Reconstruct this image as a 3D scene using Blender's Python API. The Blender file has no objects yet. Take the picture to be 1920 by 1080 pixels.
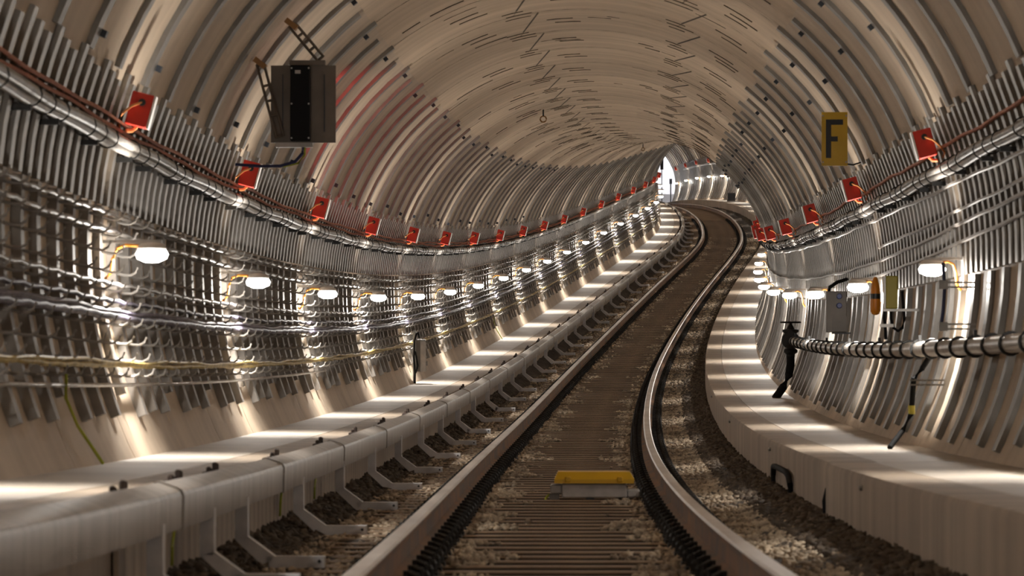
import bpy, math, random
import numpy as np
from mathutils import Matrix, Vector

random.seed(7)
rng = np.random.default_rng(11)
scene = bpy.context.scene
C = scene.collection

# ------------------------------------------------------------------ alignment of the tunnel (station s, 8 m each)
D = 8.0
TH = [0.00403, 0.01367, 0.02905, 0.041, 0.05581, 0.06806, 0.08282, 0.08989, 0.07272, 0.03649, 0.00546,
      -0.02427, -0.03814, -0.03106, -0.0240, -0.0200]
GR = [-0.03534, -0.02089, -0.00755, 0.00715, 0.02095, 0.03283, 0.0459, 0.05036, 0.04752, 0.05185, 0.04658,
      0.03329, 0.02091, 0.00742, 0.0, -0.004]
FPX, X0, Y0, Z0 = 7610.45, 0.2948, 0.5115, 23.894
BR = -1.759                      # top of rail relative to the axis
HZ = -(Y0 + BR)                  # shifts the scene so that the rail top is near z = 0 at station 1
RAD, CX, CY = 2.794, 0.05, -0.26  # lining circle

# ------------------------------------------------------------------ camera, world, exposure
cam_data = bpy.data.cameras.new('camera')
cam_data.sensor_width = 36.0
cam_data.lens = FPX / 1920 * 36.0
cam_data.clip_end = 600
cam_data.dof.use_dof = True
cam_data.dof.focus_distance = 75.0
cam_data.dof.aperture_fstop = 9.0
cam = bpy.data.objects.new('camera', cam_data)
C.objects.link(cam)
cam.location = (0, 0, HZ)
cam.rotation_euler = (math.pi / 2, 0, 0)
scene.camera = cam
world = bpy.data.worlds.new('world')
scene.world = world
world.use_nodes = True
world.node_tree.nodes['Background'].inputs[0].default_value = (0.9, 0.8, 0.7, 1)
world.node_tree.nodes['Background'].inputs[1].default_value = 0.05
scene.view_settings.view_transform = 'Standard'
scene.view_settings.look = 'None'
scene.view_settings.gamma = 1.0
scene.view_settings.use_curve_mapping = False
scene.view_settings.exposure = 0.53
scene.cycles.use_denoising = True
scene.cycles.max_bounces = 6
scene.cycles.diffuse_bounces = 4
scene.cycles.glossy_bounces = 3
scene.cycles.use_adaptive_sampling = True
scene.cycles.adaptive_threshold = .08
scene.cycles.adaptive_min_samples = 16
LAMP_POWER = 9.0          # glow of the lamp bowls
GLOW_POWER = 23.0           # light spread sideways by each lamp bowl
CROWN_FILL_POWER = 66.0        # added fill above each opaque lamp housing, brightens the crown
BEAM_POWER = 98.0          # downward beam of each lamp
STATION_POWER = 14.0


def _cub(v, s):
    h = 33.0 / 15
    t = (s + 1.0) / h
    k = np.clip(t.astype(int), 0, 14)
    u = np.clip(t - k, 0, 1)
    v = np.array(v)
    vv = np.concatenate([[2 * v[0] - v[1]], v, [2 * v[-1] - v[-2]]])
    a, b, c, d = vv[k], vv[k + 1], vv[k + 2], vv[k + 3]
    return b + .5 * u * (c - a + u * (2 * a - 5 * b + 4 * c - d + u * (3 * (b - c) + d - a)))


SS = np.arange(-4, 40.001, .02)
_th = _cub(TH, np.clip(SS, -1, 32))
_gr = _cub(GR, np.clip(SS, -1, 32))


def _cum(a):
    r = np.concatenate([[0], np.cumsum((a[1:] + a[:-1]) / 2)]) * .02 * D
    return r - np.interp(1.0, SS, r)


PX = _cum(np.sin(_th)) + X0
PY = _cum(np.cos(_th)) + Z0
PZ = _cum(_gr) + Y0 + HZ


def frame(s):
    x, y, z, t, g = (float(np.interp(s, SS, q)) for q in (PX, PY, PZ, _th, _gr))
    return Vector((x, y, z)), t, g


def pt(s, a, b):
    """point at station s, a metres right of the track centre, b metres above the axis"""
    o, t, g = frame(s)
    return Vector((o.x + a * math.cos(t), o.y - a * math.sin(t), o.z + b))


def pts(s, a, b):
    s = np.asarray(s, float)
    x, y, z, t = (np.interp(s, SS, q) for q in (PX, PY, PZ, _th))
    return np.stack([x + a * np.cos(t), y - a * np.sin(t), z + b], -1)


def mat_at(s, a=0, b=0, tilt=True):
    """local frame: x right, y along the tunnel, z up"""
    o, t, g = frame(s)
    r = Vector((math.cos(t), -math.sin(t), 0))
    y = Vector((math.sin(t), math.cos(t), g if tilt else 0)).normalized()
    u = r.cross(y)
    m = Matrix((r, y, u)).transposed().to_4x4()
    m.translation = pt(s, a, b)
    return m


def wall_ab(deg, off=0.0):
    ph = math.radians(deg)
    return CX + (RAD - off) * math.cos(ph), CY + (RAD - off) * math.sin(ph)


def wall_a(b, side, off=0.0):
    return CX + side * math.sqrt(max(0, RAD * RAD - (b - CY) ** 2)) - side * off


# ------------------------------------------------------------------ materials
def material(name, col, rough=.7, metal=0., var=None, scale=3., stretch=(1, 1, 1), bump=0., bscale=40., emit=None,
             stain=None, stscale=1.2, coord='Object', spec=None, detail=4, edge=(.35, .65)):
    m = bpy.data.materials.new(name)
    m.use_nodes = True
    nt = m.node_tree
    b = nt.nodes['Principled BSDF']
    b.inputs['Base Color'].default_value = (*col, 1)
    b.inputs['Roughness'].default_value = rough
    b.inputs['Metallic'].default_value = metal
    if spec is not None:
        b.inputs['Specular IOR Level'].default_value = spec
    if emit:
        b.inputs['Emission Color'].default_value = (*emit[0], 1)
        b.inputs['Emission Strength'].default_value = emit[1]
    if var or bump or stain:
        tc = nt.nodes.new('ShaderNodeTexCoord')
        mp = nt.nodes.new('ShaderNodeMapping')
        mp.inputs['Scale'].default_value = stretch
        nt.links.new(tc.outputs[coord], mp.inputs[0])
    last = None
    if var:
        n = nt.nodes.new('ShaderNodeTexNoise')
        n.inputs['Scale'].default_value = scale
        n.inputs['Detail'].default_value = detail
        nt.links.new(mp.outputs[0], n.inputs['Vector'])
        r = nt.nodes.new('ShaderNodeValToRGB')
        r.color_ramp.elements[0].position = edge[0]
        r.color_ramp.elements[1].position = edge[1]
        r.color_ramp.elements[0].color = (*var, 1)
        r.color_ramp.elements[1].color = (*col, 1)
        nt.links.new(n.outputs['Fac'], r.inputs[0])
        last = r.outputs[0]
    if stain:
        n2 = nt.nodes.new('ShaderNodeTexNoise')
        n2.inputs['Scale'].default_value = stscale
        n2.inputs['Detail'].default_value = 6
        nt.links.new(tc.outputs[coord], n2.inputs['Vector'])
        r2 = nt.nodes.new('ShaderNodeValToRGB')
        r2.color_ramp.elements[0].position = .58
        r2.color_ramp.elements[1].position = .74
        r2.color_ramp.elements[0].color = (0, 0, 0, 1)
        r2.color_ramp.elements[1].color = (.8, .8, .8, 1)
        nt.links.new(n2.outputs['Fac'], r2.inputs[0])
        mx = nt.nodes.new('ShaderNodeMix')
        mx.data_type = 'RGBA'
        nt.links.new(r2.outputs[0], mx.inputs[0])
        if last:
            nt.links.new(last, mx.inputs[6])
        else:
            mx.inputs[6].default_value = (*col, 1)
        mx.inputs[7].default_value = (*stain, 1)
        last = mx.outputs[2]
    if last:
        nt.links.new(last, b.inputs['Base Color'])
    if bump:
        nb = nt.nodes.new('ShaderNodeTexNoise')
        nb.inputs['Scale'].default_value = bscale
        nb.inputs['Detail'].default_value = 3
        nt.links.new(mp.outputs[0], nb.inputs['Vector'])
        bp = nt.nodes.new('ShaderNodeBump')
        bp.inputs['Strength'].default_value = bump
        bp.inputs['Distance'].default_value = .02
        nt.links.new(nb.outputs['Fac'], bp.inputs['Height'])
        nt.links.new(bp.outputs[0], b.inputs['Normal'])
    return m


M = {}
M['lining'] = material('lining concrete', (.60, .475, .345), .75, var=(.47, .365, .26), scale=1.0, stretch=(.35, 3.2, .35),
                       stain=(.34, .25, .14), stscale=.9, detail=6)
M['lining_wall'] = material('wall concrete', (.56, .455, .345), .7, var=(.45, .36, .27), scale=1.0, stretch=(.5, 3.5, .5), detail=6)
M['backing'] = material('joint backing', (.06, .05, .04), .9)
M['sealant'] = material('joint sealant', (.11, .08, .052), .9, var=(.05, .036, .024), scale=3)
M['galv'] = material('galvanised channel', (.27, .25, .225), .42, .8, var=(.18, .165, .15), scale=5, stretch=(1, 1, 1), detail=5)
M['galv_dull'] = material('dull galvanised channel', (.27, .255, .235), .45, .6, var=(.19, .175, .16), scale=4)
M['galv_light'] = material('bright zinc channel', (.50, .48, .455), .42, .6, var=(.36, .345, .32), scale=6)
M['hook'] = material('zinc hook', (.38, .36, .335), .5, .3)
M['galv_matte'] = material('matt galvanised channel', (.33, .305, .275), .55, .4, var=(.22, .2, .18), scale=5)
M['sleeper_side_shade'] = material('shaded sleeper side', (.035, .024, .016), .8)  # near-black colour paints the shade in the gaps between sleepers
M['bracket'] = material('painted bracket steel', (.8, .79, .81), .5, .05, var=(.66, .65, .67), scale=9)
M['walk'] = material('walkway concrete', (.55, .49, .42), .62, var=(.45, .395, .335), scale=1.5, detail=7, bump=.06, bscale=18)
M['face'] = material('walkway face concrete', (.46, .375, .29), .7, var=(.33, .265, .2), scale=1.0, stretch=(1.2, 3, .25), detail=5)
M['ballast_bed'] = material('ballast bed', (.10, .075, .055), .95, var=(.03, .022, .016), scale=9, bump=1.0, bscale=22)
M['stone_pale'] = material('dusty ballast', (.60, .49, .36), .85, var=(.27, .205, .145), scale=2.3, detail=6, edge=(.4, .6))
M['stone_dark'] = material('oily ballast', (.15, .112, .08), .85, var=(.05, .037, .027), scale=6)
M['stone_black'] = material('greasy shaded black ballast', (.03, .024, .02), .6, var=(.012, .01, .009), scale=6)  # grease plus the shadow beside the rail feet, both in the colour
M['sleeper'] = material('sleeper timber', (.32, .215, .13), .7, var=(.17, .11, .065), scale=4, stretch=(.6, 4, 3), coord='Object')
M['black_iron'] = material('greasy fastener', (.016, .014, .013), .55, .3)
M['clamp_brown'] = material('dirty clamp iron', (.07, .05, .042), .7, .2)
M['rail_side'] = material('rusty rail side', (.33, .165, .08), .6, .2, var=(.17, .125, .10), scale=3, stretch=(1, .5, 1))
M['rail_top'] = material('worn rail head', (.62, .55, .48), .36, .6, var=(.45, .37, .31), scale=4, stretch=(1, .2, 1))
M['cover'] = material('grey plastic cover', (.40, .365, .325), .42, var=(.25, .22, .19), scale=2, stretch=(1, 5, .6), bump=.12, bscale=3)
M['copper'] = material('copper coloured cable', (.62, .22, .12), .5, .1, var=(.36, .12, .07), scale=30)
M['red'] = material('red box paint', (.62, .025, .006), .45)
M['white_label'] = material('white box front', (.72, .70, .68), .35)
M['rust_cable'] = material('orange-brown cable', (.55, .2, .06), .5)
M['conduit'] = material('grey conduit', (.36, .335, .305), .45, .1, var=(.25, .23, .21), scale=8)
M['strap'] = material('black strap', (.02, .02, .02), .5)
M['cable_grey'] = material('grey cable', (.28, .26, .24), .45, .1)
M['cable_purple'] = material('violet grey cable', (.16, .145, .21), .5, var=(.08, .07, .1), scale=9)
M['cable_yellow'] = material('yellow cable', (.60, .46, .14), .5, var=(.38, .27, .07), scale=7)
M['cable_black'] = material('black cable', (.012, .012, .013), .8, spec=.2)
M['cable_blue'] = material('dark blue cable', (.03, .04, .12), .5)
M['cable_green'] = material('green-yellow earth wire', (.42, .46, .03), .5)
M['cable_orange'] = material('orange lamp cable', (.85, .33, .03), .5)
M['lamp_grey'] = material('lamp housing', (.55, .53, .5), .5, .2)
M['lens'] = material('glowing lamp lens', (.9, .9, .88), .4, emit=((1.0, .95, .88), LAMP_POWER))
M['yellow'] = material('yellow plastic', (.64, .37, .008), .4)
M['sign_yellow'] = material('sign yellow', (.66, .42, .008), .35)
M['sign_black'] = material('sign black', (.008, .008, .008), .4)
M['olive'] = material('olive yellow box', (.42, .36, .03), .45)
M['orange'] = material('orange capsule', (.66, .22, .01), .4)
M['grey_box'] = material('grey cabinet', (.20, .18, .16), .5, var=(.16, .145, .13), scale=6)
M['grey_light'] = material('light grey housing', (.50, .47, .45), .5, var=(.38, .36, .34), scale=10)
M['blue'] = material('blue socket', (.02, .04, .22), .4)
M['signal_brown'] = material('signal back plate', (.17, .14, .115), .5, .2, var=(.12, .10, .08), scale=4)
M['signal_black'] = material('signal black box', (.004, .004, .005), .6, spec=.2)
M['red_glow'] = material('red signal lens', (.5, .02, .02), .4, emit=((1, .06, .05), 5))
M['rust'] = material('rusty ring', (.30, .16, .06), .7)
M['station_white'] = material('station white wall', (.82, .82, .84), .5)
M['lens'].cycles.emission_sampling = 'NONE'
M['tube'] = material('station tube light', (.9, .9, .9), .4, emit=((1, .98, .97), STATION_POWER))
M['dark_metal'] = material('dark metal', (.03, .035, .045), .5)
M['pipe'] = material('fire main pipe', (.50, .46, .42), .4, .3, var=(.38, .35, .32), scale=7)


# ------------------------------------------------------------------ mesh helpers
class MB:
    def __init__(self):
        self.v, self.f, self.mi = [], [], []

    def add(self, vs, fs, mi=0):
        n = len(self.v)
        self.v += [tuple(q) for q in vs]
        self.f += [tuple(i + n for i in q) for q in fs]
        self.mi += [mi] * len(fs)
        return self

    def box(self, x0, x1, y0, y1, z0, z1, mi=0, bev=0.0):
        if bev <= 0:
            vs = [(x, y, z) for x in (x0, x1) for y in (y0, y1) for z in (z0, z1)]
            return self.add(vs, [(0, 1, 3, 2), (4, 6, 7, 5), (0, 4, 5, 1), (2, 3, 7, 6), (0, 2, 6, 4), (1, 5, 7, 3)], mi)
        e = bev
        prof = [(x0 + e, z0), (x1 - e, z0), (x1, z0 + e), (x1, z1 - e), (x1 - e, z1), (x0 + e, z1), (x0, z1 - e), (x0, z0 + e)]
        cxx, czz = (x0 + x1) / 2, (z0 + z1) / 2
        vs, fs = [], []
        sx = 1 - e / max(1e-6, (x1 - x0) / 2)
        sz = 1 - e / max(1e-6, (z1 - z0) / 2)
        for yy, k in ((y0, 1), (y0 + e, 0), (y1 - e, 0), (y1, 1)):
            for (x, z) in prof:
                vs.append((cxx + (x - cxx) * (sx if k else 1), yy, czz + (z - czz) * (sz if k else 1)))
        for r in range(3):
            for i in range(8):
                j = (i + 1) % 8
                fs.append((r * 8 + i, r * 8 + j, (r + 1) * 8 + j, (r + 1) * 8 + i))
        fs.append(tuple(range(7, -1, -1)))
        fs.append(tuple(range(24, 32)))
        return self.add(vs, [tuple(reversed(q)) for q in fs], mi)

    def tube(self, path, r, n=6, mi=0, closed=False, caps=True):
        path = [Vector(p) for p in path]
        m = len(path)
        rr = r if hasattr(r, '__len__') else [r] * m
        vs, fs = [], []
        up = Vector((0, 0, 1))
        for i, p in enumerate(path):
            if closed:
                t = path[(i + 1) % m] - path[i - 1]
            else:
                t = path[min(i + 1, m - 1)] - path[max(i - 1, 0)]
            if t.length < 1e-9:
                t = Vector((0, 1, 0))
            t.normalize()
            uu = up if abs(t.z) < .9 else Vector((1, 0, 0))
            a = t.cross(uu).normalized()
            b = a.cross(t)
            for k in range(n):
                an = 2 * math.pi * k / n
                vs.append(p + rr[i] * (math.cos(an) * a + math.sin(an) * b))
        for i in range(m if closed else m - 1):
            j = (i + 1) % m
            for k in range(n):
                l = (k + 1) % n
                fs.append((i * n + k, i * n + l, j * n + l, j * n + k))
        if caps and not closed:
            fs.append(tuple(range(n - 1, -1, -1)))
            fs.append(tuple((m - 1) * n + k for k in range(n)))
        return self.add(vs, fs, mi)

    def lathe(self, prof, n=12, mi=0, axis='z', at=(0, 0, 0), sx=1., sy=1.):
        """prof = [(r, h)...] about an axis"""
        vs, fs = [], []
        m = len(prof)
        for (r, h) in prof:
            for k in range(n):
                an = 2 * math.pi * k / n
                p = (r * math.cos(an) * sx, r * math.sin(an) * sy, h)
                if axis == 'y':
                    p = (p[0], p[2], p[1])
                elif axis == 'x':
                    p = (p[2], p[0], p[1])
                vs.append((p[0] + at[0], p[1] + at[1], p[2] + at[2]))
        for i in range(m - 1):
            for k in range(n):
                l = (k + 1) % n
                fs.append((i * n + k, i * n + l, (i + 1) * n + l, (i + 1) * n + k))
        fs.append(tuple(range(n - 1, -1, -1)))
        fs.append(tuple((m - 1) * n + k for k in range(n)))
        return self.add(vs, fs, mi)

    def sweep(self, s0, s1, prof, step=.1, mi=None, caps=True):
        """sweep a closed (a, b) profile along the alignment, in world coordinates"""
        n = max(2, int(round((s1 - s0) / step)) + 1)
        st = np.linspace(s0, s1, n)
        m = len(prof)
        rows = [pts(st, a, b) for a, b in prof]
        vs = np.stack(rows, 1).reshape(-1, 3)
        base = len(self.v)
        self.v += [tuple(q) for q in vs]
        for i in range(n - 1):
            for k in range(m):
                l = (k + 1) % m
                self.f.append((base + i * m + k, base + (i + 1) * m + k, base + (i + 1) * m + l, base + i * m + l))
                self.mi.append(mi[k] if mi else 0)
        if caps:
            self.f.append(tuple(base + k for k in range(m)))
            self.f.append(tuple(base + (n - 1) * m + k for k in range(m - 1, -1, -1)))
            self.mi += [0, 0]
        return self

    def mesh(self, name, mats, smooth=None):
        me = bpy.data.meshes.new(name)
        me.from_pydata(self.v, [], self.f)
        for m in (mats if isinstance(mats, (list, tuple)) else [mats]):
            me.materials.append(M[m])
        if any(self.mi):
            me.polygons.foreach_set('material_index', self.mi)
        if smooth:
            me.polygons.foreach_set('use_smooth', [True] * len(me.polygons))
            me.update()
            me.set_sharp_from_angle(angle=math.radians(smooth))
        me.update()
        return me


def link(name, data, parent=None, mat=None):
    o = bpy.data.objects.new(name, data)
    C.objects.link(o)
    if parent is not None:
        o.parent = parent
    if mat is not None:
        o.matrix_basis = mat
    return o


def build(mb, name, mats, parent=None, mat=None, smooth=None):
    return link(name, mb.mesh(name, mats, smooth), parent, mat)


def tag(o, label=None, cat=None, group=None, kind=None):
    if label:
        o['label'] = label
    if cat:
        o['category'] = cat
    if group:
        o['group'] = group
    if kind:
        o['kind'] = kind
    return o


def structure(name, label, cat):
    return tag(link(name, None), label, cat, kind='structure')


def copy_tree(o, parent=None):
    c = o.copy()
    C.objects.link(c)
    c.parent = parent
    for ch in o.children:
        copy_tree(ch, c)
    return c


ORD = ['zeroth', 'first', 'second', 'third', 'fourth', 'fifth', 'sixth', 'seventh', 'eighth', 'ninth', 'tenth', 'eleventh',
       'twelfth', 'thirteenth', 'fourteenth', 'fifteenth', 'sixteenth', 'seventeenth', 'eighteenth', 'nineteenth',
       'twentieth', 'twenty-first', 'twenty-second', 'twenty-third', 'twenty-fourth', 'twenty-fifth', 'twenty-sixth',
       'twenty-seventh', 'twenty-eighth', 'twenty-ninth', 'thirtieth', 'thirty-first', 'thirty-second', 'thirty-third',
       'thirty-fourth', 'thirty-fifth', 'thirty-sixth', 'thirty-seventh', 'thirty-eighth', 'thirty-ninth', 'fortieth',
       'forty-first', 'forty-second', 'forty-third', 'forty-fourth', 'forty-fifth', 'forty-sixth', 'forty-seventh']

S_END = 29.3
RING = 1 / 2.8          # ring length in stations
S_BEG = -3.0

# ------------------------------------------------------------------ lining: walls and crown, ring by ring
wall_left = structure('wall_left', 'ribbed concrete tunnel wall on the left with rows of cable hooks', 'wall')
wall_right = structure('wall_right', 'ribbed concrete tunnel wall on the right with a pipe along it', 'wall')
ceiling = structure('ceiling', 'smooth concrete tunnel crown with dark joint marks', 'ceiling')
floor = None


def arc_piece(p0, p1, y0, y1, n, depth=.05, skew0=0., skew1=0.):
    """lining piece between angles p0 > p1 (degrees); skew tilts its long joints"""
    mb = MB()
    vs = []
    for yy, f in ((y0, -1), (y1, 1)):
        for rr in (RAD, RAD + depth):
            for i in range(n + 1):
                t = i / n
                an = math.radians((p0 + skew0 * f) * (1 - t) + (p1 + skew1 * f) * t)
                vs.append((CX + rr * math.cos(an), yy, CY + rr * math.sin(an)))
    k = n + 1
    fs = []
    for i in range(n):
        fs.append((i, i + 1, 2 * k + i + 1, 2 * k + i))
        fs.append((i, k + i, k + i + 1, i + 1))
        fs.append((2 * k + i, 2 * k + i + 1, 3 * k + i + 1, 3 * k + i))
    fs.append((0, 2 * k, 3 * k, k))
    fs.append((n, k + n, 3 * k + n, 2 * k + n))
    return mb.add(vs, fs)


L2 = RING * D / 2 - .008
seg_mesh = {
    'l': arc_piece(214, 128, -L2, L2, 18).mesh('lining_segment', 'lining_wall', 40),
    'c1': arc_piece(128, 101.1, -L2, L2, 7, skew1=2.6).mesh('crown_segment', 'lining', 40),
    'c2': arc_piece(100.9, 67.1, -L2, L2, 9, skew0=2.6, skew1=2.6).mesh('crown_segment', 'lining', 40),
    'c3': arc_piece(66.9, 50, -L2, L2, 5, skew0=2.6).mesh('crown_segment', 'lining', 40),
    'r': arc_piece(50, -34, -L2, L2, 18).mesh('lining_segment', 'lining_wall', 40)}
nring = int((S_END - S_BEG) / RING)
for i in range(nring):
    s = S_BEG + (i + .5) * RING
    m = mat_at(s)
    link('lining_segment', seg_mesh['l'], wall_left, m)
    for k in ('c1', 'c2', 'c3'):
        link('crown_segment', seg_mesh[k], ceiling, m)
    link('lining_segment', seg_mesh['r'], wall_right, m)
S_END = S_BEG + nring * RING
# dark ground behind the open joints
mb = MB()
st = np.arange(S_BEG, S_END + .01, .12)
an = np.radians(np.linspace(214, -34, 40))
vs = np.stack([pts(st, CX + (RAD + .045) * math.cos(t), CY + (RAD + .045) * math.sin(t)) for t in an], 1).reshape(-1, 3)
k = len(an)
fs = [(i * k + j, i * k + j + 1, (i + 1) * k + j + 1, (i + 1) * k + j) for i in range(len(st) - 1) for j in range(k - 1)]
tag(build(MB().add(vs, fs), 'joint_backing', 'backing', ceiling), kind='stuff')

# sealed slots in the crown: short pairs beside the slanted joints
mb = MB()


def slot(s, deg, wdeg, w=.02, h=.0085):
    """dark bead of sealing mortar standing proud of the crown"""
    n = max(3, int(wdeg / 2))
    vs = []
    for (q, dp) in ((-1, -.002), (-.6, h), (.6, h), (1, -.002)):
        for i in range(n + 1):
            a = math.radians(deg + wdeg * (i / n - .5))
            vs.append(pt(s + q * w / D / 2, CX + (RAD - dp) * math.cos(a), CY + (RAD - dp) * math.sin(a)))
    k = n + 1
    mb.add(vs, [(r * k + i, r * k + i + 1, (r + 1) * k + i + 1, (r + 1) * k + i) for r in range(3) for i in range(n)])


for i in range(nring):
    s = S_BEG + (i + .5) * RING
    if s < 0 or s > 11.5:
        continue
    for dg in (101, 67):
        for k in range(3 if s < 8 else 1):
            slot(s + RING * (.34 + .13 * k), dg + random.uniform(-1, 1) + 2, random.uniform(3, 6))
    for dg, ww in () if s > 9 else ((93.5, 5.5), (58, 6), (75, 3.5) if i % 3 == 0 else (112, 6)):
        slot(s - RING * .1, dg + .8, ww)
        slot(s + RING * .06, dg - .8, ww)
    for _ in range(3):
        slot(s + RING * random.uniform(-.45, .45), random.uniform(52, 126), random.uniform(2, 7), .015, random.uniform(.002, .006))
    if i % 2:
        slot(s + RING * .2, random.uniform(52, 62), 5)
        slot(s + RING * .3, random.uniform(108, 124), 4)
        slot(s + RING * .3, random.uniform(104, 118), 7)
    slot(s + RING * .5, 89, 78, .015, .0022)
    # the slanted joint lines themselves
    for dg in (101, 67):
        vs = []
        for q in (-1, 1):
            for y, f in ((-.47, -1), (.30, .64)):
                a = math.radians(dg + 2.6 * f + q * .22)
                vs.append(pt(s + RING * y, CX + (RAD - .003) * math.cos(a), CY + (RAD - .003) * math.sin(a)))
        mb.add(vs, [(0, 1, 3, 2)])
tag(build(mb, 'joint_sealant', 'sealant', ceiling), kind='stuff')


# ------------------------------------------------------------------ curved mounting channels (ribs)
def rib_mb(p0, p1, w, depth, n, lip=.0):
    mb = MB()
    prof = [(-w / 2, 0.0), (-w / 2, depth), (w / 2, depth), (w / 2, 0.0)]
    vs = []
    for i in range(n + 1):
        a = math.radians(p0 + (p1 - p0) * i / n)
        for (y, dp) in prof:
            r = RAD + .002 - dp
            vs.append((CX + r * math.cos(a), y, CY + r * math.sin(a)))
    fs = []
    for i in range(n):
        for k in range(3):
            fs.append((i * 4 + k, i * 4 + k + 1, (i + 1) * 4 + k + 1, (i + 1) * 4 + k))
    fs.append((0, 1, 2, 3))
    fs.append((n * 4 + 3, n * 4 + 2, n * 4 + 1, n * 4))
    return mb.add(vs, fs)


def place_ribs(name, parent, pitch, s0, s1, variants, mats, limit=300, off=0.):
    """variants: list of (p0, p1, w, depth, n) used in turn; the nearest are parts, the far ones joined"""
    mbs = [rib_mb(*v) for v in variants]
    meshes = [b.mesh(name, mats, 30) for b in mbs]
    n0 = math.ceil((s0 - off) / pitch)
    out = []
    rest = MB()
    i = n0
    while off + i * pitch < s1:
        s = off + i * pitch
        m = mat_at(s)
        k = i % len(variants)
        if len(out) < limit:
            out.append((s, link(name, meshes[k], parent, m)))
        else:
            b = mbs[k]
            rest.add([m @ Vector(v) for v in b.v], b.f)
        i += 1
    if rest.v:
        tag(build(rest, 'far_' + name, mats, parent, smooth=30), kind='stuff')
    return out


SR0 = -.8
up_l = place_ribs('upper_channel', wall_left, RING / 2, SR0, S_END,
                  [(159.0, 128.9, .19, .035, 9), (159.0, 127.4, .15, .035, 9)], 'galv_dull', off=.02)
up_r = place_ribs('upper_channel', wall_right, RING / 2, SR0, S_END,
                  [(22.4, 49.6, .19, .035, 9), (22.4, 51.2, .15, .035, 9)], 'galv_dull', off=.02)
de_l = place_ribs('dense_channel', wall_left, RING / 8, SR0, S_END,
                  [(175, 160.2, .13, .034, 4), (175, 158.9, .13, .034, 4), (175, 159.7, .13, .034, 4)], 'galv')
de_r = place_ribs('dense_channel', wall_right, RING / 8, SR0, S_END,
                  [(-1.3, 21.6, .13, .034, 6), (-1.3, 22.9, .13, .034, 6), (-1.3, 22.0, .13, .034, 6)], 'galv')
lo_l = place_ribs('hook_channel', wall_left, RING / 4, SR0, S_END,
                  [(175.3, 201.4, .13, .055, 6), (175.3, 200.9, .11, .055, 6), (175.3, 201.2, .13, .055, 6), (175.3, 198.5, .16, .045, 6)], 'galv_matte')
lo_r = place_ribs('lower_channel', wall_right, RING / 3, SR0, S_END,
                  [(-1.6, -25.6, .17, .045, 7), (-1.6, -24.8, .14, .045, 7), (-1.6, -25.9, .2, .035, 7)], 'galv_dull', off=.05)

# small dark anchor clamps on the channel ends
cl = MB().box(-.02, .012, -.035, .035, -.02, .02).mesh('anchor_clamp', 'dark_metal')
for lst, degs in ((up_l, (129.5, 157.2)), (up_r, (39, 46))):
    for j, (s, o) in enumerate(lst):
        if s > 9:
            break
        for q, dg in enumerate(degs):
            if (j + q) % 2 and s > .5:
                a, b = wall_ab(dg + random.uniform(-1, 1), .045)
                c = link('anchor_clamp', cl, o)
                c.location = (a, .115, b)
                c.rotation_euler = (0, -math.radians(dg), 0)

# ------------------------------------------------------------------ cable hooks on the left wall
HOOK_ROWS = [-.10, -.20, -.30, -.41, -.52, -.625, -.72, -.83, -.93, -1.02]


def hook_path(k=1.0):
    return [(0, 0, 0), (.05, 0, -.012), (.09, 0, -.014), (.12, 0, .002), (.135, 0, .035)]


hb = MB().tube([(x, y, z) for x, y, z in hook_path()], [.008, .008, .007, .007, .007], 4)
hook_me = hb.mesh('cable_hook', 'hook')
rest = MB()
nh = 0
for (s, o) in lo_l:
    for b in HOOK_ROWS:
        a = wall_a(b, -1, .045)
        if nh < 300 and s > -.2:
            h = link('cable_hook', hook_me, o)
            h.location = (a, 0, b)
            nh += 1
        elif s > -.7:
            m = mat_at(s) @ Matrix.Translation((a, 0, b))
            rest.add([m @ Vector(v) for v in hb.v], hb.f)
tag(build(rest, 'far_cable_hooks', 'hook', wall_left), kind='stuff')

# ------------------------------------------------------------------ walkways
SW0, SW1 = -2.9, S_END
walkway_right = structure('walkway_right', 'raised concrete walkway along the right wall', 'walkway')
walkway_left = structure('walkway_left', 'raised concrete walkway along the left wall behind the third rail cover', 'walkway')
JO = 1.05
edges = [SW0] + [JO + k * 2.1 for k in range(-1, 14) if SW0 < JO + k * 2.1 < SW1] + [SW1]
for i in range(len(edges) - 1):
    e0, e1 = edges[i] + (.006 if abs(edges[i] - JO) < .01 else .0012), edges[i + 1] - .0012
    near = edges[i + 1] <= JO + .01
    ai = 1.606 - (.03 if near else 0)
    build(MB().sweep(e0, e1, [(ai, -2.35), (ai, -1.58), (ai + .012, -1.552), (ai + .035, -1.546), (ai + .28, -1.545), (ai + .28, -2.35)]),
          'kerb_block', 'face', walkway_right, smooth=50)
    build(MB().sweep(e0, e1, [(ai + .286, -2.35), (ai + .286, -1.545), (2.70, -1.535), (2.70, -2.35)]), 'walkway_slab', 'walk', walkway_right)
    build(MB().sweep(e0, e1, [(-2.66, -2.3), (-2.66, -1.5), (-1.92, -1.508), (-1.92, -2.3)]), 'walkway_slab', 'walk', walkway_left)
    build(MB().sweep(e0, e1, [(-1.914, -2.3), (-1.914, -1.509), (-1.70, -1.512), (-1.685, -1.53), (-1.685, -2.3)]), 'kerb_block', 'face', walkway_left)
# upright panels of the left walkway face
pan = MB().box(-.02, .0, -.145, .145, -.62, -.03).mesh('face_panel', 'face')
for i in range(150):
    s = -.1 + i * .0375
    link('face_panel', pan, walkway_left, mat_at(s, -1.655, -1.512))

# ------------------------------------------------------------------ track bed
nA = 57
aa = np.linspace(-1.72, 1.64, nA)
st = np.concatenate([np.arange(-2.9, 7, .014), np.arange(7, S_END, .06)])


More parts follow.
